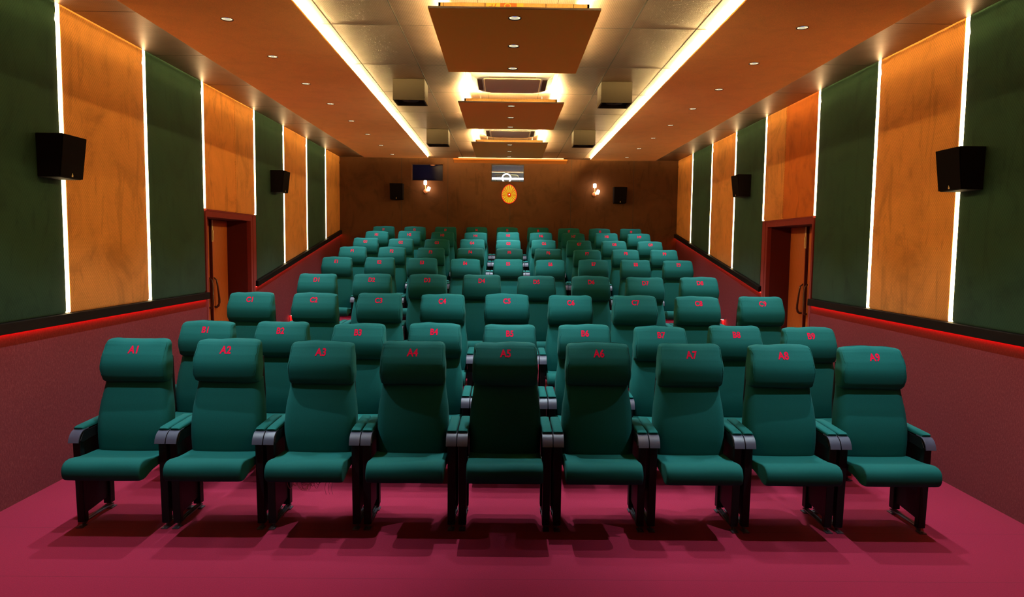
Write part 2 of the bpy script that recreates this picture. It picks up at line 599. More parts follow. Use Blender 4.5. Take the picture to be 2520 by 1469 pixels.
# ------------------------------------------------------------------ doors
def door(s, X, num):
    d = empty('door_%d' % num, (0, 0, 0))
    d['kind'] = 'structure'
    inn = -s
    def xx(a):                      # distance into the room from the wall plane (negative: into the wall)
        return X + inn * a
    def bx(bm, a, b, y0, y1, z0, z1, mi=0):
        p, q = xx(a), xx(b)
        box(bm, min(p, q), max(p, q), y0, y1, z0, z1, mi)
    zf = 0.308
    # casing on the wall face and the lining of the recess
    bm = bmesh.new()
    bx(bm, -0.02, 0.006, D1 - 0.02, SY[3] - 0.003, zf, DH)
    bx(bm, -0.05, 0.010, D1 - 0.085, D1 - 0.02, zf, DH - 0.003)
    bx(bm, -0.05, 0.004, D1 - 0.150, D1 - 0.085, zf, DH - 0.05)
    bx(bm, -0.05, 0.004, SY[2] + 0.003, D0 + 0.025, zf, DH - 0.02)
    bx(bm, -0.05, 0.010, D0 + 0.0, D1 - 0.02, DH - 0.020, DH - 0.001)
    bx(bm, -0.05, 0.003, D0 + 0.02, D1 - 0.085, DH - 0.085, DH - 0.020)
    bevel_mod(mk('door_frame', bm, M_DOORFRAME, d), 0.003)
    bm = bmesh.new()
    bx(bm, -0.33, -0.05, D1 - 0.150, D1 - 0.02, zf, DH - 0.085)
    bx(bm, -0.33, -0.05, D0, D0 + 0.025, zf, DH - 0.085)
    bx(bm, -0.33, -0.05, D0, D1 - 0.02, DH - 0.085, DH - 0.02)
    bx(bm, -0.36, -0.33, D0 - 0.05, D1 + 0.05, zf, DH)
    mk('door_reveal', bm, M_REVEAL, d)
    # two padded leaves; buttons pressed into the padding
    y_mid = 8.425
    for nm, ya, yb in (('near', D0 + 0.03, y_mid - 0.035), ('far', y_mid + 0.035, D1 - 0.155)):
        bm = bmesh.new()
        th = 0.315
        z0, z1 = zf + 0.01, DH - 0.09
        ny, nz = max(4, int((yb - ya) / 0.018)), int((z1 - z0) / 0.022)
        buttons = []
        r0 = 0
        z = z0 + 0.05
        while z < z1:
            y = ya + 0.05 + (0.045 if r0 % 2 else 0.0)
            while y < yb - 0.02:
                buttons.append((y, z))
                y += 0.09
            z += 0.065
            r0 += 1
        V = []
        for i in range(ny + 1):
            col = []
            y = ya + (yb - ya) * i / ny
            for j in range(nz + 1):
                z = z0 + (z1 - z0) * j / nz
                dd = min((math.hypot(y - b[0], z - b[1]) for b in buttons), default=1)
                dep = -0.006 * math.exp(-(dd / 0.012) ** 2)
                e = min(y - ya, yb - y, z - z0, z1 - z)
                dep -= 0.012 * max(0, 1 - e / 0.02)
                col.append(bm.verts.new((xx(-th + 0.018 + dep), y, z)))
            V.append(col)
        for i in range(ny):
            for j in range(nz):
                bm.faces.new((V[i][j], V[i + 1][j], V[i + 1][j + 1], V[i][j + 1]))
        bx(bm, -th - 0.012, -th + 0.005, ya, yb, z0, z1)
        lf = mk('door_leaf', bm, M_LEATHER, d, True, 40)
        sg = 1 if nm == 'far' else -1
        ye = ya if nm == 'far' else yb
        bm = bmesh.new()
        pts = [(xx(-th + 0.01), ye + sg * 0.030, 1.375), (xx(-th + 0.05), ye + sg * 0.032, 1.34),
               (xx(-th + 0.06), ye + sg * 0.036 , 1.26), (xx(-th + 0.065), ye + sg * 0.048 , 1.17),
               (xx(-th + 0.068), ye + sg * 0.058 , 1.10), (xx(-th + 0.066), ye + sg * 0.062 , 1.055),
               (xx(-th + 0.058), ye + sg * 0.054 , 1.02), (xx(-th + 0.04), ye + sg * 0.042 , 1.00),
               (xx(-th + 0.01), ye + sg * 0.034, 1.005)]
        tube(bm, pts, [0.009, 0.010, 0.011, 0.012, 0.014, 0.015, 0.016, 0.015, 0.012], 10)
        mk('door_handle', bm, M_HANDLE, lf, True)
        if nm == 'far':
            bm = bmesh.new()
            bx(bm, -th - 0.01, -th + 0.022, y_mid + 0.016, y_mid + 0.034, z0, z1)
            mk('door_edge_strip', bm, M_REVEAL, lf)
            bm = bmesh.new()
            bx(bm, -th + 0.022, -th + 0.032, y_mid + 0.010, y_mid + 0.036, DH - 0.36, DH - 0.092)
            tube(bm, [(xx(-th + 0.038), y_mid + 0.022, DH - 0.34), (xx(-th + 0.038), y_mid + 0.022, DH - 0.22)], 0.006, 8)
            mk('door_bolt', bm, M_BRASS, lf)['label'] = 'long brass bolt at the top of the leaf'
    return d
door(-1, XL, 1)
door(1, XR, 2)

# ------------------------------------------------------------------ back wall, windows, booth
W1 = (-1.955, -1.312, 3.091, 3.437)
W2 = (-0.346, 0.301, 3.103, 3.434)
bm = bmesh.new()
y0, y1 = YB, YB + 0.16
box(bm, XL - 0.02, W1[0], y0, y1, 0.9, HC + 0.06)
box(bm, W1[1], W2[0], y0, y1, 0.9, HC + 0.06)
box(bm, W2[1], XR + 0.02, y0, y1, 0.9, HC + 0.06)
for W_ in (W1, W2):
    box(bm, W_[0], W_[1], y0, y1, 0.9, W_[2])
    box(bm, W_[0], W_[1], y0, y1, W_[3], HC + 0.06)
for xs_ in (-2.15, -1.222, 0.03, 1.25, 2.51):
    box(bm, xs_ - 0.003, xs_ + 0.003, YB - 0.0008, YB + 0.01, 1.0, (2.64 if abs(xs_) < 0.1 else HC), 1)
struct('wall_back', bm, [M_BACK_Q, M_SEAM])

wn = empty('window_1')
wn['kind'] = 'structure'
bm = bmesh.new()
x0, x1, z0, z1 = W1
t = 0.012
for a in ((x0 - t, x0 + t, z0 - t, z1 + t), (x1 - t, x1 + t, z0 - t, z1 + t), (x0, x1, z0 - t, z0 + t), (x0, x1, z1 - t, z1 + t)):
    box(bm, a[0], a[1], YB - 0.006, YB + 0.155, a[2], a[3])
bevel_mod(mk('window_frame', bm, M_BACK_Q, wn), 0.003)
bm = bmesh.new()
box(bm, x0 + t, x1 - t, YB + 0.125, YB + 0.135, z0 + t, z1 - t)
mk('window_pane', bm, M_GLASS_D, wn)
bm = bmesh.new()
lathe(bm, [(0.05, z1 - 0.012), (0.055, z1 - 0.022), (0.03, z1 - 0.034)], -1.53, YB + 0.07, 16)
mk('window_lamp', bm, M_COPPER, wn, True)

wn = empty('window_2')
wn['kind'] = 'structure'
bm = bmesh.new()
x0, x1, z0, z1 = W2
t = 0.006
for a in ((x0 - t, x0 + t, z0 - t, z1 + t), (x1 - t, x1 + t, z0 - t, z1 + t), (x0, x1, z0 - t, z0 + t)):
    box(bm, a[0], a[1], YB - 0.004, YB + 0.155, a[2], a[3])
mk('window_frame', bm, M_OLIVE, wn)
bm = bmesh.new()
box(bm, x0 - t, x1 + t, YB - 0.004, YB + 0.155, z1 - 0.010, z1 + t)
mk('window_head', bm, M_DARK, wn)
bm = bmesh.new()
box(bm, x0 + t, x1 - t, YB + 0.004, YB + 0.008, z0 + t, z1 - 0.012)
mk('window_pane', bm, M_GLASS, wn)

# projection booth room seen through the glass
bm = bmesh.new()
bx0, bx1, by0, by1, bz0, bz1 = -1.1, 1.1, YB + 0.17, 15.6, 2.3, 3.62
box(bm, bx0, bx1, by1, by1 + 0.05, bz0, bz1)
box(bm, bx0 - 0.05, bx0, by0, by1, bz0, bz1)
box(bm, bx1, bx1 + 0.05, by0, by1, bz0, bz1)
box(bm, bx0, bx1, by0, by1, bz0 - 0.05, bz0)
box(bm, bx0, bx1, by0, by1, bz1, bz1 + 0.05)
struct('wall_booth', bm, M_BOOTH)
t_ = empty('tube_lamp', (0, 14.25, 3.208))
tag(t_, 'bright white horizontal tube lamp seen through the clear back wall window', 'lamp')
bm = bmesh.new()
tube(bm, [(-0.40, 0, 0), (0.345, 0, 0.0)], 0.019, 12)
mk('lamp_tube', bm, emit('white_tube_glow', (0.95, 0.95, 1.0), 14.0), t_, True)
bm = bmesh.new()
box(bm, -0.42, -0.39, -0.02, 0.03, -0.022, 0.022)
box(bm, 0.335, 0.36, -0.02, 0.03, -0.022, 0.022)
mk('lamp_end', bm, M_WHITE, t_)
t_ = mk('ring_lamp', (lambda b: (tube(b, [(0.088 * math.cos(a), 0, 0.088 * math.sin(a)) for a in [math.radians(-60 + 300 * k / 28) for k in range(29)]], 0.011, 10), b)[1])(bmesh.new()), emit('white_ring_glow', (0.97, 1.0, 0.97), 10.0), None, True)
t_.location = (-0.045, 14.20, 3.212)
tag(t_, 'white glowing ring lamp seen through the clear back wall window', 'lamp')
cb = empty('booth_cabinet', (-0.02, 15.0, 0))
tag(cb, 'grey equipment cabinet behind the lamps in the clear back window', 'cabinet')
bm = bmesh.new()
box(bm, -0.26, 0.24, 0, 0.35, 2.305, 3.36)
bevel_mod(mk('cabinet_body', bm, M_BOOTH_D, cb), 0.01)
bm = bmesh.new()
tube(bm, [(-0.27, -0.01, 3.20), (-0.27, -0.01, 3.365), (0.20, -0.01, 3.36), (0.255, -0.01, 3.30), (0.27, -0.01, 3.2)], 0.008, 6)
mk('cabinet_rim', bm, M_BRASS, cb, True)
bm = bmesh.new()
box(bm, 0.10, 0.30, 14.6, 14.8, 3.59, 3.619)
o = mk('ceiling_lamp', bm, emit('booth_lamp_glow', (0.85, 1.0, 0.9), 25.0))
tag(o, 'small bright ceiling lamp at the top right of the clear back window', 'lamp')

# wooden pelmet over the clear window
pl = empty('wooden_pelmet', (0, 0, 0))
tag(pl, 'wide orange wooden pelmet with white upper box where back wall meets ceiling', 'pelmet')
bm = bmesh.new()
hexa(bm, [(-1.10, 13.57, 3.520), (-1.10, 13.57, 3.528), (-1.10, YB, 3.46), (-1.10, YB, 3.528),
          (1.15, 13.57, 3.520), (1.15, 13.57, 3.528), (1.15, YB, 3.46), (1.15, YB, 3.528)])
hexa(bm, [(-1.10, 13.56, 3.500), (-1.10, 13.56, 3.530), (-1.10, 13.585, 3.500), (-1.10, 13.585, 3.530),
          (1.15, 13.56, 3.500), (1.15, 13.56, 3.530), (1.15, 13.585, 3.500), (1.15, 13.585, 3.530)])
mk('pelmet_board', bm, fabric('pelmet_wood', (0.42, 0.12, 0.018), 0.12, 90, 0.0), pl)
bm = bmesh.new()
box(bm, -1.00, 1.08, 13.60, YB, 3.529, HC)
mk('pelmet_box', bm, M_WHITE, pl)['label'] = 'white box above the board'

# front wall behind the camera
bm = bmesh.new()
box(bm, XL - 0.3, XR + 0.3, YF - 0.1, YF, -0.15, HC + 0.06)
struct('wall_front', bm, plain('grey_front_wall', (0.16, 0.16, 0.18), 0.8))

# ------------------------------------------------------------------ ceiling
bm = bmesh.new()
box(bm, XL - WT, XR + WT, YF - 0.1, YB + 0.12, HC, HC + 0.06, 0)
sy = [4.40, 5.594, 6.785, 7.96, 9.13, 10.336, 11.546, 12.756]
for y in sy:
    box(bm, -1.6, 1.6, y - 0.0022, y + 0.0022, HC - 0.0012, HC + 0.001, 1)
    for a, b in ((XL, -2.8), (2.8, XR)):
        box(bm, a, b, y - 0.22 - 0.002, y - 0.22 + 0.002, HC - 0.001, HC + 0.001, 1)
for x, wd in ((-0.918, 0.005), (0.94, 0.005), (-0.27, 0.003), (0.31, 0.003), (-1.47, 0.002), (1.47, 0.002)):
    box(bm, x - wd, x + wd, YF, YB, HC - 0.0012, HC + 0.001, 1)
struct('ceiling', bm, [M_METAL, M_SEAM])

def holed_board(name, x0, x1, y0, y1, zb, th, holes, r, mats, seams=()):
    """flat board with real round holes, underside at zb"""
    cu = bpy.data.curves.new('tmp', 'CURVE')
    cu.dimensions = '2D'
    cu.fill_mode = 'BOTH'
    cu.extrude = th / 2
    def spl(pts):
        sp = cu.splines.new('POLY')
        sp.points.add(len(pts) - 1)
        for p, q in zip(sp.points, pts):
            p.co = (q[0], q[1], 0, 1)
        sp.use_cyclic_u = True
    spl([(x0, y0), (x1, y0), (x1, y1), (x0, y1)])
    for hx, hy in holes:
        spl([(hx + r * math.cos(2 * PI * k / 28), hy + r * math.sin(2 * PI * k / 28)) for k in range(28)])
    ob = bpy.data.objects.new('tmp', cu)
    C.objects.link(ob)
    bpy.context.view_layer.update()
    dg = bpy.context.evaluated_depsgraph_get()
    me = bpy.data.meshes.new_from_object(ob.evaluated_get(dg))
    bpy.data.objects.remove(ob)
    bm = bmesh.new()
    bm.from_mesh(me)
    shift(bm, (0, 0, zb + th / 2))
    bmesh.ops.remove_doubles(bm, verts=bm.verts[:], dist=1e-5)
    for f in bm.faces:
        if abs(f.normal.z) < 0.5:
            f.material_index = 1
    for ys_ in seams:
        box(bm, x0, x1, ys_ - 0.002, ys_ + 0.002, zb - 0.0006, zb + 0.001, 1)
    me2 = bpy.data.meshes.new(name)
    bm.normal_update()
    bm.to_mesh(me2)
    bm.free()
    for m in mats:
        me2.materials.append(m)
    o = bpy.data.objects.new(name, me2)
    C.objects.link(o)
    return o

# downlight: trim ring, reflector cup, lens and its light
def downlight(x, y, zb, label, up=0.032, power=1.0, cone=None, group='round recessed downlights', proto=[None]):
    if proto[0] is None:
        root = empty('recessed_downlight', (x, y, zb))
        bm = bmesh.new()
        lathe(bm, [(0.0405, -0.001), (0.047, -0.0022), (0.0475, -0.0005), (0.0385, 0.004)], 0, 0, 28, 0, False)
        mk('trim_ring', bm, M_BLACKM, root, True)
        bm = bmesh.new()
        lathe(bm, [(0.0385, 0.002), (0.037, 0.010), (0.030, 0.022), (0.019, 0.031)], 0, 0, 28, 0, False)
        mk('reflector', bm, M_REFLECTOR, root, True)
        bm = bmesh.new()
        lathe(bm, [(0.019, 0.031), (0.019, 0.016), (0.016, 0.012), (0.004, 0.011)], 0, 0, 20)
        mk('lens', bm, M_LAMPFACE, root, True)
        proto[0] = root
    else:
        src = proto[0]
        root = src.copy()
        C.objects.link(root)
        root.location = (x, y, zb)
        for ch in src.children:
            if ch.type == 'LIGHT':
                continue
            c = ch.copy()
            c.parent = root
            C.objects.link(c)
    tag(root, label, 'ceiling light', group)
    ld = bpy.data.lights.new('downlight_beam', 'SPOT')
    ld.energy = SPOT_W * power
    ld.color = SPOT_COL
    ld.spot_size = math.radians(72 if cone is None else cone)
    ld.spot_blend = 0.7
    ld.shadow_soft_size = 0.012
    lo = bpy.data.objects.new('downlight_beam', ld)
    C.objects.link(lo)
    lo.location = (x, y, zb - 0.006)
    return root

# side slabs
SZ = 3.514
ly = [3.26, 4.33, 5.39, 6.42, 7.46, 8.49, 9.62, 10.74, 11.88, 13.03]
for s, nm in ((-1, 'left'), (1, 'right')):
    xa, xb = (-2.84, -1.585) if s < 0 else (1.60, 2.88)
    xc = -2.213 if s < 0 else 2.238
    o = holed_board('ceiling_slab', xa, xb, YF + 0.02, 13.50, SZ, 0.016, [(xc, y) for y in ly], 0.041,
                    [M_SLAB, M_SLAB], seams=(1.5, 3.92, 6.335, 8.79, 11.23))
    tag(o, 'long rust-coloured carpeted ceiling slab along the %s wall' % nm, 'ceiling panel', 'long side ceiling slabs')
    # hangers on top of the slab
    for i, y in enumerate(ly):
        if y < 5:
            lab = 'recessed downlight of the %s ceiling slab over the front floor, %s from the screen' % (nm, ORD[i])
        else:
            lab = 'round recessed downlight in the %s rust ceiling slab, %s from the camera' % (nm, ORD[i - 2])
        downlight(xc, y, SZ, lab, power=(0.3 if y > 12.9 else 1.0), cone=(56 if y > 12.9 else None))
    bm = bmesh.new()
    xi = -1.595 if s < 0 else 1.610
    box(bm, xi - 0.006, xi + 0.006, YF + 0.1, 13.48, SZ + 0.0165, SZ + 0.023)
    o = mk('cove_led_strip', bm, M_COVE)
    tag(o, 'warm light strip along the inner edge of the %s ceiling slab' % nm, 'light strip', 'cove strips of the ceiling slabs')
    bm = bmesh.new()
    xo_ = -2.835 if s < 0 else 2.875  # added strip, hidden above the slab, washing the top of the wall
    box(bm, xo_ - 0.004, xo_ + 0.004, YF + 0.1, 13.48, SZ + 0.0165, SZ + 0.023)
    o = mk('cove_led_strip', bm, M_ADDED_OUT)
    tag(o, 'added unseen warm light strip along the outer edge of the %s ceiling slab, facing the wall' % nm, 'light strip', 'cove strips of the ceiling slabs')

# hanging boards with a batten box and light strips behind
BZ = 3.404
BOARDS = [(4.75, 6.435, 0.585, (4.93, 5.60, 6.29), 'largest, nearest'), (7.755, 9.47, 0.590, (7.935, 8.635, 9.30), 'middle'),
          (10.69, 12.48, 0.592, (10.905, 11.64, 12.315), 'farthest')]
for bi, (ya, yb, hw, lts, nm) in enumerate(BOARDS):
    o = holed_board('hanging_ceiling_board', -hw - 0.01, hw, ya, yb, BZ, 0.015, [(-0.002, y) for y in lts], 0.041, [M_BOARD, M_EDGE])
    tag(o, '%s of the three orange boards hanging under the metal ceiling' % nm, 'ceiling panel', 'hanging orange boards')
    fr = empty('batten_box', (0, 0, 0))
    tag(fr, 'shallow plywood box above the %s hanging orange board' % nm.split(',')[0], 'box', 'plywood boxes above the boards')
    bm = bmesh.new()
    bw = hw * 0.87
    for a in ((-bw - 0.02, -bw - 0.005, ya + 0.045, yb - 0.1), (bw - 0.015, bw, ya + 0.045, yb - 0.1),
              (-bw - 0.02, bw, ya + 0.045, ya + 0.06), (-bw - 0.02, bw, yb - 0.095, yb - 0.080)):
        box(bm, a[0], a[1], a[2], a[3], BZ + 0.0155, BZ + 0.055)
    mk('batten', bm, M_PLY, fr)
    if bi == 0:      # scraps of printed carton show on the near batten
        yf = ya + 0.0445
        bm = bmesh.new()
        box(bm, -0.199, -0.105, yf - 0.0006, yf, BZ + 0.017, BZ + 0.054)
        mk('print_ground', bm, M_PLY_YE, fr)
        bm = bmesh.new()
        box(bm, 0.01, 0.055, yf - 0.0006, yf, BZ + 0.017, BZ + 0.054)
        mk('print_ground', bm, M_PLY_YE, fr)
        bm = bmesh.new()
        box(bm, -0.104, 0.009, yf - 0.0006, yf, BZ + 0.017, BZ + 0.054)
        mk('print_block', bm, M_PLY_OR, fr)
        bm = bmesh.new()
        zc = BZ + 0.036
        tube(bm, [(-0.054 + 0.020 * math.cos(a), yf - 0.001, zc + 0.015 * math.sin(a)) for a in [2 * PI * k / 24 for k in range(25)]], 0.0035, 6)
        mk('letter_o', bm, M_PLY_YE, fr)
        bm = bmesh.new()
        tube(bm, [(-0.182, yf - 0.001, zc - 0.006), (-0.165, yf - 0.001, zc - 0.006), (-0.155, yf - 0.001, zc - 0.010), (-0.140, yf - 0.001, zc - 0.004), (-0.133, yf - 0.001, zc + 0.014)], 0.0035, 6)
        tube(bm, [(-0.160, yf - 0.001, zc - 0.006), (-0.160, yf - 0.001, zc + 0.010)], 0.0035, 6)
        mk('letter_p', bm, M_PLY_OR, fr)
        bm = bmesh.new()
        for xd in (-0.208, 0.21, 0.40, -0.495):
            box(bm, xd - 0.002, xd + 0.002, yf - 0.0008, yf, BZ + 0.017, BZ + 0.054)
        mk('batten_joint', bm, M_EDGE, fr)
    # light strips around the batten box
    for k, a in enumerate(((-bw - 0.045, -bw - 0.036, ya + 0.08, yb - 0.06), (bw + 0.020, bw + 0.029, ya + 0.08, yb - 0.06))):
        bm = bmesh.new()
        box(bm, a[0], a[1], a[2], a[3], BZ + 0.0155, BZ + 0.0215)
        mk('side_led_strip', bm, M_PLED, fr)
    bm = bmesh.new()
    box(bm, -bw, bw - 0.02, yb - 0.060, yb - 0.051, BZ + 0.0155, BZ + 0.0215)
    mk('end_led_strip', bm, M_PLED, fr)
    bm = bmesh.new()
    box(bm, -bw - 0.02, bw, ya + 0.064, ya + 0.082, BZ + 0.051, BZ + 0.057)
    mk('end_led_strip', bm, M_PLED_F, fr)
    # hanger rods
    bm = bmesh.new()
    for hx in (-bw * 0.7, bw * 0.7):
        for hy in (ya + 0.35, yb - 0.35):
            tube(bm, [(hx, hy, BZ + 0.014), (hx, hy, HC + 0.001)], 0.004, 6)
    mk('hanger_rod', bm, M_STEEL, fr)
    for i, y in enumerate(lts):
        downlight(-0.002, y, BZ, 'round recessed downlight in the %s hanging orange board, %s of its three from the camera' % (nm.split(',')[-1].strip(), ORD[i]), power=1.0)

# wide board over the front of the room (only its far edge shows)
bm = bmesh.new()
box(bm, -1.08, 1.068, 2.3, 4.535, BZ, BZ + 0.016)
o = mk('wide_ceiling_board', bm, M_BOARD)
tag(o, 'wide orange ceiling board whose far edge shows at the top of the picture', 'ceiling panel')

# ------------------------------------------------------------------ ceiling air conditioners
def aircon(yc, label):
    root = empty('air_conditioner', (0.0, yc, 0))
    tag(root, label, 'air conditioner', 'square ceiling air conditioners')
    bm = bmesh.new()
    loft(bm, [rrect(0.475, -0.475, 0.475, HC - 0.0005, 0.012, 3), rrect(0.475, -0.475, 0.475, HC - 0.012, 0.012, 3),
              rrect(0.468, -0.468, 0.468, HC - 0.018, 0.012, 3)])
    mk('cover_plate', bm, M_WHITE, root)
    bm = bmesh.new()
    loft(bm, [rrect(0.410, -0.41, 0.41, HC - 0.018, 0.16, 10), rrect(0.415, -0.415, 0.415, HC - 0.045, 0.16, 10),
              rrect(0.40, -0.40, 0.40, HC - 0.075, 0.15, 10), rrect(0.355, -0.355, 0.355, HC - 0.105, 0.12, 10),
              rrect(0.335, -0.335, 0.335, HC - 0.110, 0.11, 10)])
    mk('housing', bm, M_WHITE, root, True, 50)
    bm = bmesh.new()
    loft(bm, [rrect(0.285, -0.285, 0.285, HC - 0.108, 0.04, 5), rrect(0.285, -0.285, 0.285, HC - 0.117, 0.04, 5),
              rrect(0.275, -0.275, 0.275, HC - 0.121, 0.035, 5)])
    mk('intake_grille', bm, M_WHITE_SHADE, root)
    for k in range(4):
        bm = bmesh.new()
        vs = hexa(bm, [(-0.24, -0.402, HC - 0.082), (-0.24, -0.400, HC - 0.070), (-0.24, -0.350, HC - 0.110), (-0.24, -0.348, HC - 0.104),
                       (0.24, -0.402, HC - 0.082), (0.24, -0.400, HC - 0.070), (0.24, -0.350, HC - 0.110), (0.24, -0.348, HC - 0.104)])
        bmesh.ops.rotate(bm, cent=(0, 0, 0), matrix=Matrix.Rotation(k * PI / 2, 3, 'Z'), verts=bm.verts[:])
        mk('air_louvre', bm, M_WHITE, root)
        bm = bmesh.new()
        box(bm, -0.23, 0.23, -0.347, -0.300, HC - 0.1115, HC - 0.108)
        bmesh.ops.rotate(bm, cent=(0, 0, 0), matrix=Matrix.Rotation(k * PI / 2, 3, 'Z'), verts=bm.verts[:])
        mk('air_outlet', bm, M_REVEAL if k % 2 else M_WHITE_SHADE, root)
aircon(7.09, 'white square ceiling air conditioner between the nearest and middle orange boards')
aircon(10.08, 'white square ceiling air conditioner between the middle and farthest orange boards')

# ------------------------------------------------------------------ olive cabinets hanging from the ceiling
def hung_box(x0, x1, ya, label):
    yb = ya + 0.31
    root = empty('ceiling_speaker', ((x0 + x1) / 2, ya, HC))
    tag(root, label, 'speaker', 'boxy olive ceiling speakers')
    hx = (x1 - x0) / 2
    zt, zb = -0.0005, -0.22
    t = 0.016
    bm = bmesh.new()
    box(bm, -hx, hx, 0, t, zb, zt)
    box(bm, -hx, hx, yb - ya - t, yb - ya, zb, zt)
    box(bm, -hx, -hx + t, t, yb - ya - t, zb, zt)
    box(bm, hx - t, hx, t, yb - ya - t, zb, zt)
    bevel_mod(mk('cabinet', bm, M_OLIVE, root), 0.002)
    bm = bmesh.new()
    box(bm, -hx + t, hx - t, t, yb - ya - t, zb + 0.03, zb + 0.04)
    mk('grille', bm, M_GRILLE, root)
    bm = bmesh.new()
    lathe(bm, [(0.09, zb + 0.029), (0.085, zb + 0.022), (0.03, zb + 0.029), (0.02, zb + 0.020), (0.002, zb + 0.018)], 0, (yb - ya) / 2, 20)
    mk('driver', bm, M_DARK, root, True)
    bm = bmesh.new()
    for zz in (zb + 0.03, zb + 0.08):
        for sx in (-hx, hx):
            tube(bm, [(sx - 0.002, 0.02, zz), (sx + 0.002, 0.02, zz)], 0.004, 8)
    mk('screw', bm, M_BLACKM, root)
hung_box(-1.262, -0.926, 7.34, 'near left olive box speaker hanging from the ceiling, dark open underside')
hung_box(0.949, 1.279, 7.34, 'near right olive box speaker hanging from the ceiling, dark open underside')
hung_box(-1.263, -0.935, 10.42, 'far left olive box speaker hanging from the ceiling near the back wall')
hung_box(0.955, 1.281, 10.32, 'far right olive box speaker hanging from the ceiling near the back wall')

# ------------------------------------------------------------------ black wall speakers
def wall_speaker(loc, rot, w, h, dt, db, label):
    """local: back at y=0, front towards -y, base at z=0"""
    root = empty('wall_speaker', loc)
    root.rotation_euler = (0, 0, rot)
    tag(root, label, 'speaker', 'black surround speakers on the walls')
    hw, hb = w / 2, w / 2 * 0.96
    bw = hw
    bm = bmesh.new()
    hexa(bm, [(-hb, -db + 0.012, 0), (-hw, -dt + 0.012, h), (-hb, 0, 0), (-hw, 0, h),
              (hb, -db + 0.012, 0), (hw, -dt + 0.012, h), (hb, 0, 0), (hw, 0, h)])
    bevel_mod(mk('cabinet', bm, M_SPK, root), 0.005)
    bm = bmesh.new()
    hexa(bm, [(-hb, -db, 0.004), (-hw, -dt, h - 0.004), (-hb, -db + 0.0115, 0.004), (-hw, -dt + 0.0115, h - 0.004),
              (hb, -db, 0.004), (hw, -dt, h - 0.004), (hb, -db + 0.0115, 0.004), (hw, -dt + 0.0115, h - 0.004)])
    g = bevel_mod(mk('grille', bm, M_GRILLE, root), 0.003)
    def P(x, z):
        t = z / h
        return (x, -(db + (dt - db) * t) - 0.0012, z)
    bm = bmesh.new()
    a = [bm.verts.new(P(*q)) for q in ((-0.006, 0.028), (0.006, 0.028), (0.0, 0.040))]
    bm.faces.new(a)
    a = [bm.verts.new(P(*q)) for q in ((-0.009, 0.012), (0.009, 0.012), (0.008, 0.026), (-0.008, 0.026))]
    bm.faces.new(a)
    mk('emblem', bm, M_LOGO, g)
    return root
wall_speaker((XL + 0.001, 5.035, 2.252), PI / 2, 0.268, 0.308, 0.20, 0.165, 'large-looking black speaker over the nearest light strip on the left wall')
wall_speaker((XR - 0.001, 5.045, 2.245), -PI / 2, 0.268, 0.308, 0.20, 0.165, 'large-looking black speaker over the nearest light strip on the right wall')
wall_speaker((XL + 0.001, 9.85, 2.530), PI / 2, 0.268, 0.308, 0.20, 0.165, 'small-looking black speaker behind the door on the left wall')
wall_speaker((XR - 0.001, 9.75, 2.543), -PI / 2, 0.268, 0.308, 0.20, 0.165, 'small-looking black speaker behind the door on the right wall')
wall_speaker((-2.228, YB - 0.001, 2.713), 0, 0.255, 0.312, 0.20, 0.165, 'black speaker on the brown back wall, left of the left wall lamp')
wall_speaker((2.222, YB - 0.001, 2.690), 0, 0.255, 0.318, 0.20, 0.165, 'black speaker on the brown back wall, right of the right wall lamp')

# ------------------------------------------------------------------ two-armed wall lamps
def sconce(x, zp, label):
    root = empty('wall_lamp', (x, YB, zp))
    tag(root, label, 'wall lamp', 'two-bulb wall lamps')
    bm = bmesh.new()
    loft(bm, [circle(0, -0.0005, 0, 0.046, 24, 'Y'), circle(0, -0.016, 0, 0.046, 24, 'Y'), circle(0, -0.022, 0, 0.038, 24, 'Y')])
    mk('back_plate', bm, M_COPPER, root, True, 40)
    bm = bmesh.new()
    tube(bm, [(0, -0.02, -0.01), (0, -0.05, -0.03), (0.002, -0.06, -0.055)], 0.006, 8)
    tube(bm, [(0.004, -0.062, -0.06), (0, -0.062, 0.125)], 0.0065, 8)
    tube(bm, [(0.004, -0.062, -0.06), (0.035, -0.066, -0.015), (0.046, -0.066, 0.005)], 0.0065, 8)
    mk('lamp_arm', bm, M_COPPER, root, True)
    for q, (cx, cz, ang) in enumerate(((0.0, 0.122, 0), (0.047, 0.002, 24))):
        bm = bmesh.new()
        lathe(bm, [(0.010, 0.0), (0.026, 0.004), (0.032, 0.02), (0.032, 0.068), (0.027, 0.082), (0.012, 0.088)], 0, 0, 20)
        bmesh.ops.rotate(bm, cent=(0, 0, 0), matrix=Matrix.Rotation(math.radians(ang), 3, 'Y'), verts=bm.verts[:])
        shift(bm, (cx, -0.064, cz))
        mk('lamp_glass', bm, M_BULB, root, True)
        ld = bpy.data.lights.new('wall_lamp_light', 'POINT')
        ld.energy = 1.1
        ld.color = (1.0, 0.72, 0.40)
        ld.shadow_soft_size = 0.03
        lo = bpy.data.objects.new('wall_lamp_light', ld)
        C.objects.link(lo)
        a = math.radians(ang)
        lo.location = (x + cx + 0.045 * math.sin(a), YB - 0.125, zp + cz + 0.045 * math.cos(a))
sconce(-1.665, 2.888, 'copper wall lamp with two glowing bulbs under the dark blue window')
sconce(1.722, 2.868, 'copper wall lamp with two glowing bulbs beside the right speaker on the back wall')

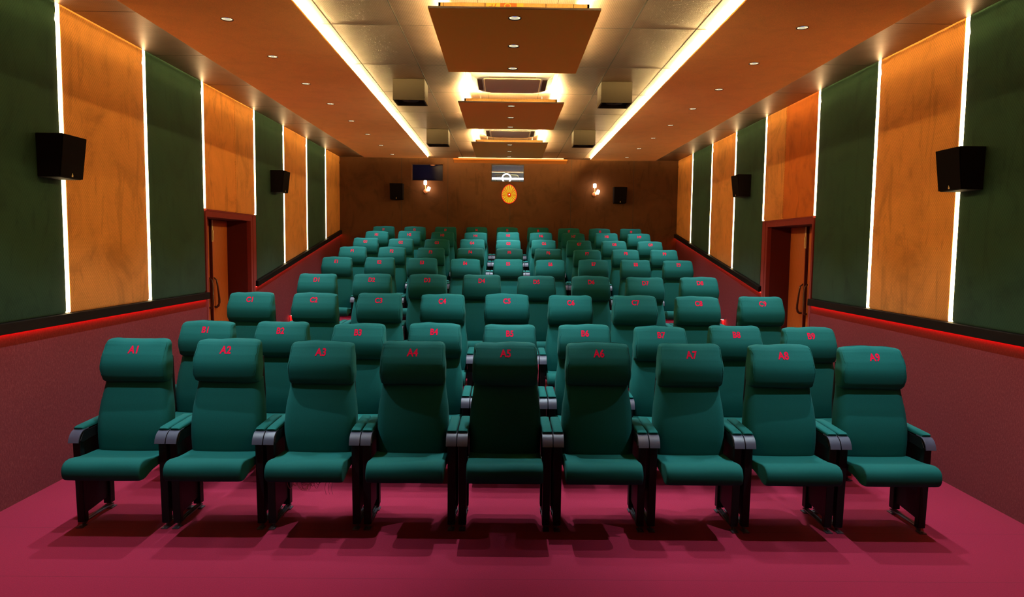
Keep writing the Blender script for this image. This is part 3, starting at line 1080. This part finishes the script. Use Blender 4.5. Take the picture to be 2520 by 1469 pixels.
# ------------------------------------------------------------------ glowing egg-shaped flower ornament
fl = empty('flower_lamp', (0.012, YB, 2.835))
tag(fl, 'egg-shaped yellow and red glowing flower ornament under the clear back window', 'ornament')
def egg(a, k=1.0):
    c, s_ = math.cos(a), math.sin(a)
    rz = 0.207 if s_ > 0 else 0.172
    rx = 0.152 * (1.0 - 0.10 * max(0, s_) ** 1.5)
    return (rx * k * c, rz * k * s_)
nseg = 120
m_fy = emit('yellow_petal_glow', (0.62, 0.50, 0.008), 0.85, (0.05, 0.03, 0.0))
m_fr = emit('orange_petal_glow', (0.75, 0.11, 0.003), 0.75, (0.05, 0.01, 0.0))
m_rim = emit('red_rim_glow', (1.0, 0.02, 0.01), 1.0, (0.1, 0.0, 0.0))
bm = bmesh.new()
rings = []
for k, y in ((1.0, -0.004), (1.0, -0.018), (0.93, -0.022)):
    rings.append([(egg(2 * PI * i / nseg, k)[0], y, egg(2 * PI * i / nseg, k)[1]) for i in range(nseg)])
loft(bm, rings)
mk('rim', bm, m_rim, fl)
bm = bmesh.new()
rings = []
for k, y in ((0.94, -0.023), (0.7, -0.034), (0.4, -0.040), (0.18, -0.042)):
    rings.append([])
    for i in range(nseg):
        a = 2 * PI * i / nseg
        q = egg(a, k)
        ridge = 0.006 * (0.5 + 0.5 * math.cos(22 * a))
        rings[-1].append((q[0], y - ridge * (1 if k > 0.2 else 0.2), q[1]))
R_ = loft(bm, rings)
bm.faces.ensure_lookup_table()
for f in bm.faces:
    c = f.calc_center_median()
    a = math.atan2(c.z, c.x)
    f.material_index = 0 if math.cos(22 * a) > -0.15 else 1
mk('petals', bm, [m_fy, m_fr], fl)
bm = bmesh.new()
loft(bm, [circle(0, -0.040, -0.002, 0.044, 24, 'Y', 0.052), circle(0, -0.058, -0.002, 0.036, 24, 'Y', 0.044), circle(0, -0.068, -0.002, 0.016, 24, 'Y', 0.018)])
mk('flower_centre', bm, plain('red_centre', (0.2, 0.01, 0.0), 0.3, emis=(0.9, 0.06, 0.0), estr=0.55), fl, True)
bm = bmesh.new()
loft(bm, [circle(0, -0.066, 0.002, 0.010, 12, 'Y'), circle(0, -0.075, 0.002, 0.006, 12, 'Y')])
mk('lamp_point', bm, emit('white_point', (1, 1, 1), 4), fl)

# ------------------------------------------------------------------ red step lights on the side walls
def step_light(s, X, yc, label):
    root = empty('step_light', (X, yc, 0.60))
    tag(root, label, 'step light', 'red step lights low on the side walls')
    i = -s
    bm = bmesh.new()
    box(bm, min(0, i * 0.05), max(0, i * 0.05), -0.06, 0.06, 0.095, 0.105)
    mk('hood', bm, M_STEEL, root)
    bm = bmesh.new()
    for k in (-0.04, -0.013, 0.014, 0.04):
        box(bm, min(i * 0.02, i * 0.035), max(i * 0.02, i * 0.035), k - 0.008, k + 0.008, 0.088, 0.0945)
    mk('red_led', bm, emit('red_step_led', (1.0, 0.03, 0.02), 170.0), root)
    bm = bmesh.new()
    box(bm, min(0, i * 0.006), max(0, i * 0.006), -0.06, 0.06, 0.0, 0.095)
    mk('back_plate', bm, M_FLOOR, root)
step_light(-1, XL, 10.55, 'small hooded red step light low on the left wall, seen between seats C1 and C2')
step_light(1, XR, 10.60, 'small hooded red step light low on the right wall, seen between seats C8 and C9')

# ------------------------------------------------------------------ the seats
# local frame: x across, y depth (front towards -y), origin on the floor under the number on the headrest
def lerp_tab(tab, v):
    for (a, *A), (b, *B) in zip(tab[:-1], tab[1:]):
        if v <= b:
            t = (v - a) / (b - a)
            t = max(0, min(1, t))
            return [p + (q - p) * t for p, q in zip(A, B)]
    return list(tab[-1][1:])

def smooth_tab(tab, v):
    """Catmull-Rom through the table rows"""
    n = len(tab)
    k = 0
    while k < n - 2 and v > tab[k + 1][0]:
        k += 1
    p = [tab[max(0, k - 1)], tab[k], tab[k + 1], tab[min(n - 1, k + 2)]]
    t = (v - p[1][0]) / (p[2][0] - p[1][0])
    t = max(0, min(1, t))
    out = []
    for i in range(1, len(tab[0])):
        a, b, c, d = (q[i] for q in p)
        out.append(0.5 * (2 * b + (c - a) * t + (2 * a - 5 * b + 4 * c - d) * t * t + (3 * b - a - 3 * c + d) * t ** 3))
    return out

def headrest_mesh(seed):
    rnd = random.Random(seed)
    # z, half width, front y, back y, corner radius
    tab = [(0.893, 0.185, 0.006, 0.068, 0.030),
           (0.899, 0.202, -0.016, 0.076, 0.034),
           (0.912, 0.208, -0.030, 0.080, 0.036),
           (0.940, 0.212, -0.042, 0.084, 0.036),
           (0.985, 0.213, -0.048, 0.086, 0.032),
           (1.030, 0.211, -0.043, 0.088, 0.030),
           (1.075, 0.208, -0.025, 0.090, 0.030),
           (1.110, 0.205, -0.004, 0.092, 0.030),
           (1.138, 0.204, 0.014, 0.092, 0.028),
           (1.154, 0.200, 0.028, 0.090, 0.024),
           (1.164, 0.192, 0.042, 0.084, 0.018),
           (1.168, 0.180, 0.054, 0.076, 0.010)]
    bm = bmesh.new()
    zs = []
    z = 0.893
    while z < 1.168:
        zs.append(z)
        z += 0.0075 if 0.93 < z < 1.13 else 0.004
    zs.append(1.168)
    rings = []
    ph = [rnd.uniform(0, 6) for _ in range(6)]
    for z in zs:
        hw, yf, yb, rd = smooth_tab(tab, z)
        ring = []
        n = 36
        # superellipse-like ring: flat front with soft puffed middle
        for (x, y, zz) in rrect(hw, yf, yb, z, rd, 7):
            # add points happen below
            ring.append([x, y, zz])
        # split the long front and back sides for puffing
        out = []
        for i, p in enumerate(ring):
            q = ring[(i + 1) % len(ring)]
            out.append(p)
            if abs(p[0] - q[0]) > 0.1:
                for k in range(1, 16):
                    t = k / 16
                    out.append([p[0] + (q[0] - p[0]) * t, p[1] + (q[1] - p[1]) * t, z])
        res = []
        for x, y, zz in out:
            u = abs(x) / hw
            mid = (yf + yb) / 2
            if y < mid:
                puff = 0.012 * (1 - min(1, u) ** 2.5)
                y2 = y - puff
                # gathers along the side seams
                if 0.72 < u:
                    g = math.sin(zz * 330 + ph[0] + (1.7 if x > 0 else 0)) * 0.0013 * (u - 0.72) / 0.28
                    y2 += g
            else:
                y2 = y
            tz = 0.0
            if zz > 1.12:
                tz = (zz - 1.12) / 0.048 * (0.0035 * math.sin(x * 17 + ph[2]) + 0.002 * math.sin(x * 41 + ph[3]) - 0.030 * max(0, u - 0.80))
            else:
                tz = 0.0
            lo = max(0, (0.93 - zz) / 0.04)
            tz -= 0.004 * lo * math.cos(x * 9 + ph[4])
            res.append((x + 0.0012 * math.sin(zz * 60 + ph[5]), y2, zz + tz))
        rings.append(res)
    loft(bm, rings)
    # sewn piping along both front corners
    for sgn in (-1, 1):
        path = []
        for r in rings[4:-3]:
            ymin = min(p[1] for p in r)
            cand = [p for p in r if p[0] * sgn > 0 and p[1] < ymin + 0.045]
            p = max(cand, key=lambda q: q[0] * sgn - (q[1] - ymin) * 1.3)
            path.append((p[0] + sgn * 0.0006, p[1] - 0.0006, p[2]))
        tube(bm, path[::3] + [path[-1]], 0.0022, 6)
    return bm

def backrest_mesh():
    tab = [(0.420, 0.205, -0.035, 0.045, 0.03),
           (0.432, 0.222, -0.055, 0.060, 0.045),
           (0.470, 0.228, -0.066, 0.070, 0.05),
           (0.560, 0.231, -0.072, 0.080, 0.055),
           (0.660, 0.231, -0.062, 0.090, 0.055),
           (0.760, 0.224, -0.040, 0.100, 0.055),
           (0.840, 0.212, -0.016, 0.106, 0.05),
           (0.880, 0.208, -0.002, 0.110, 0.05),
           (0.930, 0.205, 0.010, 0.112, 0.05)]
    bm = bmesh.new()
    rings = []
    zs = [0.42 + 0.003 * k for k in range(5)] + [0.44 + 0.015 * k for k in range(33)]
    for z in zs:
        hw, yf, yb, rd = smooth_tab(tab, min(z, 0.93))
        ring = rrect(hw, yf, yb, z, rd, 7)
        out = []
        for i, p in enumerate(ring):
            q = ring[(i + 1) % len(ring)]
            out.append(p)
            if abs(p[0] - q[0]) > 0.1:
                for k in range(1, 12):
                    t = k / 12
                    out.append((p[0] + (q[0] - p[0]) * t, p[1] + (q[1] - p[1]) * t, z))
        res = []
        for x, y, zz in out:
            u = min(1, abs(x) / hw)
            if y < (yf + yb) / 2:
                y -= 0.010 * (1 - u ** 2)
                if zz > 0.80:
                    y += 0.0012 * math.sin(x * 120) * (zz - 0.80) / 0.1
                if u > 0.8:
                    y += 0.0012 * math.sin(zz * 260) * (u - 0.8) / 0.2
            res.append((x, y, zz))
        rings.append(res)
    loft(bm, rings)
    return bm

def cushion_mesh():
    # profile in (y, z), clockwise from the rear top, front is -y
    P = [(0.060, 0.455), (0.0, 0.459), (-0.080, 0.464), (-0.160, 0.468), (-0.230, 0.474), (-0.290, 0.484), (-0.335, 0.491),
         (-0.368, 0.488), (-0.392, 0.476), (-0.407, 0.455), (-0.411, 0.430), (-0.408, 0.405), (-0.400, 0.385), (-0.388, 0.374),
         (-0.365, 0.371), (-0.335, 0.374), (-0.300, 0.386), (-0.255, 0.398), (-0.180, 0.404), (-0.080, 0.406), (0.0, 0.410), (0.060, 0.418)]
    cy = sum(p[0] for p in P) / len(P)
    cz = sum(p[1] for p in P) / len(P)
    secs = [(-0.231, 0.80), (-0.2295, 0.90), (-0.225, 0.955), (-0.217, 0.985), (-0.205, 1.0), (-0.15, 1.012), (-0.07, 1.02), (0, 1.022)]
    secs = secs + [(-x, s) for x, s in reversed(secs[:-1])]
    bm = bmesh.new()
    rings = []
    for x, s in secs:
        ring = []
        for y, z in P:
            dz = (z - cz)
            ny = y + (1 - s) * (0.05 if y < cy else -0.05) * 0.9
            nz = cz + dz * (1 - (1 - s) * (0.9 if z > cz else 0.6))
            u = abs(x) / 0.231
            if y > -0.22 and z > cz:
                nz -= 0.004 * (1 - u ** 2)          # worn hollow
            if y < -0.30 and z > cz:
                nz += 0.003 * math.sin(x * 14) 
            ring.append((x, ny, nz))
        rings.append(ring)
    loft(bm, rings)
    return bm

def prism_yz(bm, pts, x0, x1, mi=0):
    loft(bm, [[(x0, y, z) for y, z in pts], [(x1, y, z) for y, z in pts]], True, mi)

def build_seat():
    root = empty('cinema_seat')
    hr = mk('headrest', headrest_mesh(1), M_TEAL, root, True)
    mk('backrest', backrest_mesh(), M_TEAL, root, True)
    cu = mk('seat_cushion', cushion_mesh(), M_TEAL_B, root, True)
    bm = bmesh.new()
    box(bm, -0.19, 0.19, -0.25, 0.05, 0.390, 0.404)
    box(bm, -0.20, 0.20, -0.02, 0.03, 0.372, 0.412)
    mk('seat_pan', bm, M_BLACKM, root)
    bm = bmesh.new()
    loft(bm, [rrect(0.19, 0.095, 0.122, 0.33, 0.012, 3), rrect(0.20, 0.075, 0.102, 0.45, 0.012, 3), rrect(0.205, 0.095, 0.125, 0.80, 0.012, 3), rrect(0.19, 0.115, 0.135, 1.05, 0.012, 3)])
    mk('back_shell', bm, M_BLACK, root, True, 40)
    for s in (-1, 1):
        xc = s * 0.2650
        # side frame: two columns with a recessed web, leaning slightly
        bm = bmesh.new()
        a, b = xc - 0.024, xc + 0.024
        prism_yz(bm, [(-0.180, 0.030), (-0.138, 0.030), (-0.148, 0.36), (-0.160, 0.54), (-0.200, 0.565), (-0.192, 0.36)], a, b)
        prism_yz(bm, [(0.100, 0.045), (0.152, 0.045), (0.150, 0.36), (0.135, 0.58), (0.085, 0.58), (0.098, 0.36)], a, b)
        prism_yz(bm, [(-0.145, 0.075), (0.105, 0.095), (0.105, 0.57), (-0.165, 0.555)], xc - 0.010, xc + 0.010)
        fr = mk('side_frame', bm, M_BLACKM, root)
        bevel_mod(fr, 0.004, 2)
        # foot rail and plates bolted to the carpet
        bm = bmesh.new()
        box(bm, xc - 0.020, xc + 0.020, -0.205, -0.150, 0.0005, 0.006)
        box(bm, xc - 0.020, xc + 0.020, 0.120, 0.180, 0.0005, 0.006)
        prism_yz(bm, [(-0.165, 0.004), (-0.140, 0.004), (-0.110, 0.016), (0.110, 0.016), (0.130, 0.004), (0.150, 0.004), (0.150, 0.046), (-0.165, 0.032)], xc - 0.004, xc + 0.004)
        box(bm, xc - 0.018, xc + 0.018, -0.172, 0.150, 0.026, 0.032)
        for y in (-0.188, 0.164):
            loft(bm, [circle(xc, y, 0.006, 0.008, 6), circle(xc, y, 0.012, 0.008, 6)])
        mk('foot_bracket', bm, M_STEEL, fr)
        bm = bmesh.new()
        xi = s * 0.236
        loft(bm, [circle(xi - 0.006, 0.0, 0.40, 0.020, 12, 'X'), circle(xi + 0.006, 0.0, 0.40, 0.020, 12, 'X')])
        box(bm, min(xi, xi - s * 0.03), max(xi, xi - s * 0.03), -0.03, 0.03, 0.375, 0.390)
        mk('hinge', bm, M_STEEL, root)
        # armrest: black body, grey nose cap, green pad
        bm = bmesh.new()
        xa, xb = xc - 0.0315, xc + 0.0315
        prism_yz(bm, [(-0.172, 0.612), (0.148, 0.622), (0.148, 0.560), (-0.120, 0.552), (-0.185, 0.545), (-0.205, 0.560)], xa, xb)
        ar = mk('armrest', bm, M_BLACK, root)
        bevel_mod(ar, 0.003, 2)
        bm = bmesh.new()
        outer = [(-0.120, 0.6255), (-0.165, 0.6245), (-0.190, 0.617), (-0.210, 0.602), (-0.225, 0.580), (-0.233, 0.552)]
        inner = [(-0.226, 0.551), (-0.217, 0.577), (-0.203, 0.597), (-0.186, 0.610), (-0.163, 0.616), (-0.120, 0.6165)]
        prism_yz(bm, outer + inner, xa - 0.001, xb + 0.001)
        bevel_mod(mk('nose_cap', bm, M_CAP, ar, True, 35), 0.0015, 2)
        bm = bmesh.new()
        rr = []
        for x, k in ((xa + 0.001, 0.0), (xa + 0.004, 0.7), (xa + 0.012, 0.95), (xc, 1.05), (xb - 0.012, 0.95), (xb - 0.004, 0.7), (xb - 0.001, 0.0)):
            rr.append([(x, -0.172 + 0.004 * (1 - k), 0.624), (x, -0.176 + 0.006 * (1 - k), 0.632 + 0.004 * k), (x, -0.160, 0.634 + 0.010 * k), (x, -0.05, 0.636 + 0.012 * k),
                       (x, 0.08, 0.640 + 0.012 * k), (x, 0.150, 0.642 + 0.008 * k), (x, 0.150, 0.624)])
        loft(bm, rr)
        mk('arm_pad', bm, M_TEAL_B, ar, True, 60)
    return root, hr

seat0, hr0 = build_seat()
bpy.context.view_layer.update()
hr_meshes = [hr0.data]
for sd in (2, 3):
    t_ = mk('headrest', headrest_mesh(sd), M_TEAL, None, True)
    hr_meshes.append(t_.data)
    bpy.data.objects.remove(t_)
bvhs = []
for me in hr_meshes:
    bvhs.append(BVHTree.FromPolygons([v.co[:] for v in me.vertices], [p.vertices[:] for p in me.polygons]))

def number_mesh(txt, bvh):
    cu = bpy.data.curves.new('tmp', 'FONT')
    cu.body = txt
    cu.size = 0.058
    cu.align_x = 'CENTER'
    cu.space_character = 1.04
    cu.offset = 0.0018
    cu.resolution_u = 4
    ob = bpy.data.objects.new('tmp', cu)
    C.objects.link(ob)
    bpy.context.view_layer.update()
    dg = bpy.context.evaluated_depsgraph_get()
    me = bpy.data.meshes.new_from_object(ob.evaluated_get(dg))
    bpy.data.objects.remove(ob)
    bm = bmesh.new()
    bm.from_mesh(me)
    bmesh.ops.remove_doubles(bm, verts=bm.verts[:], dist=1e-6)
    for k in range(-2, 12):
        bmesh.ops.bisect_plane(bm, geom=bm.verts[:] + bm.edges[:] + bm.faces[:], plane_co=(0, k * 0.007, 0), plane_no=(0, 1, 0))
    for k in range(-7, 8):
        bmesh.ops.bisect_plane(bm, geom=bm.verts[:] + bm.edges[:] + bm.faces[:], plane_co=(k * 0.010, 0, 0), plane_no=(1, 0, 0))
    xs = [v.co.x for v in bm.verts]
    ys = [v.co.y for v in bm.verts]
    mx, my = (min(xs) + max(xs)) / 2, (min(ys) + max(ys)) / 2
    for v in bm.verts:
        x, z = v.co.x - mx, (v.co.y - my) * 1.08 + 1.107
        hit = bvh.ray_cast(Vector((x, -1, z)), Vector((0, 1, 0)))
        y = hit[0].y if hit[0] else 0.0
        v.co = Vector((x, y - 0.0014, z))
    m = bpy.data.meshes.new('seat_number')
    bm.to_mesh(m)
    bm.free()
    m.materials.append(M_RED_TXT)
    return m

def dup(src, parent):
    c = src.copy()
    C.objects.link(c)
    if parent:
        c.parent = parent
    return c

ROWTXT = ['front', 'second', 'third', 'fourth', 'fifth', 'sixth', 'seventh', 'eighth', 'back']
tree = [(ch, list(ch.children)) for ch in seat0.children]
first = True
for ri, (L, y, z, xo, n) in enumerate(ROWS):
    for j in range(n):
        x = (j - (n - 1) / 2) * 0.6 + xo
        if first:
            root = seat0
        else:
            root = dup(seat0, None)
        root.location = (x, y, z)
        vi = (j * 7 + ri * 5) % 3
        hrest = None
        if first:
            hrest = hr0
        else:
            for ch, subs in tree:
                c = dup(ch, root)
                if ch is hr0:
                    hrest = c
                    c.data = hr_meshes[vi]
                for sb in subs:
                    dup(sb, c)
        if first:
            vi = 0
        me = number_mesh('%s%d' % (L, j + 1), bvhs[vi])
        no = bpy.data.objects.new('seat_number', me)
        C.objects.link(no)
        no.parent = hrest
        jit = random.Random(ri * 20 + j)
        hrest.location = (jit.uniform(-0.006, 0.006), jit.uniform(-0.004, 0.004), jit.uniform(-0.006, 0.006))
        no['label'] = 'red seat number %s%d' % (L, j + 1)
        pos = 'left end of' if j == 0 else ('right end of' if j == n - 1 else ('middle of' if (j == 4 and n == 9) else 'in'))
        tag(root, 'green cinema seat with red number %s%d on headrest, %s %s row' % (L, j + 1, pos, ROWTXT[ri]),
            'seat', 'numbered dark green cinema seats')
        first = False

# ------------------------------------------------------------------ loose threads under seat A3
def threads():
    sx, sy_ = -1.24, 4.362
    rnd = random.Random(9)
    root = None
    for ob in C.objects:
        if ob.type == 'EMPTY' and 'A3' in str(ob.get('label', '')):
            root = ob
    bm = bmesh.new()
    for k in range(14):
        x0 = rnd.uniform(-0.13, 0.10)
        x1 = x0 + rnd.uniform(0.03, 0.12)
        d = rnd.uniform(0.035, 0.085)
        y = rnd.uniform(-0.37, -0.30)
        pts = []
        for i in range(9):
            t = i / 8
            pts.append((x0 + (x1 - x0) * t, y + rnd.uniform(-0.004, 0.004), 0.385 - d * 4 * t * (1 - t) + rnd.uniform(-0.003, 0.003)))
        tube(bm, pts, 0.0013, 4)
    for k in range(3):
        x0 = rnd.uniform(0.0, 0.12)
        tube(bm, [(x0, -0.2, 0.385), (x0 + 0.01, -0.2, 0.33), (x0 - 0.006, -0.2, 0.27), (x0 + 0.004, -0.2, 0.23)], 0.0011, 4)
    o = mk('loose_thread', bm, plain('pale_thread', (0.45, 0.30, 0.32), 0.9), root)
    o['label'] = 'pale loose threads hanging under the cushion'
threads()

for ob in C.objects:
    if ob.type == 'MESH' and ob.name.startswith('tmp'):
        bpy.data.objects.remove(ob)
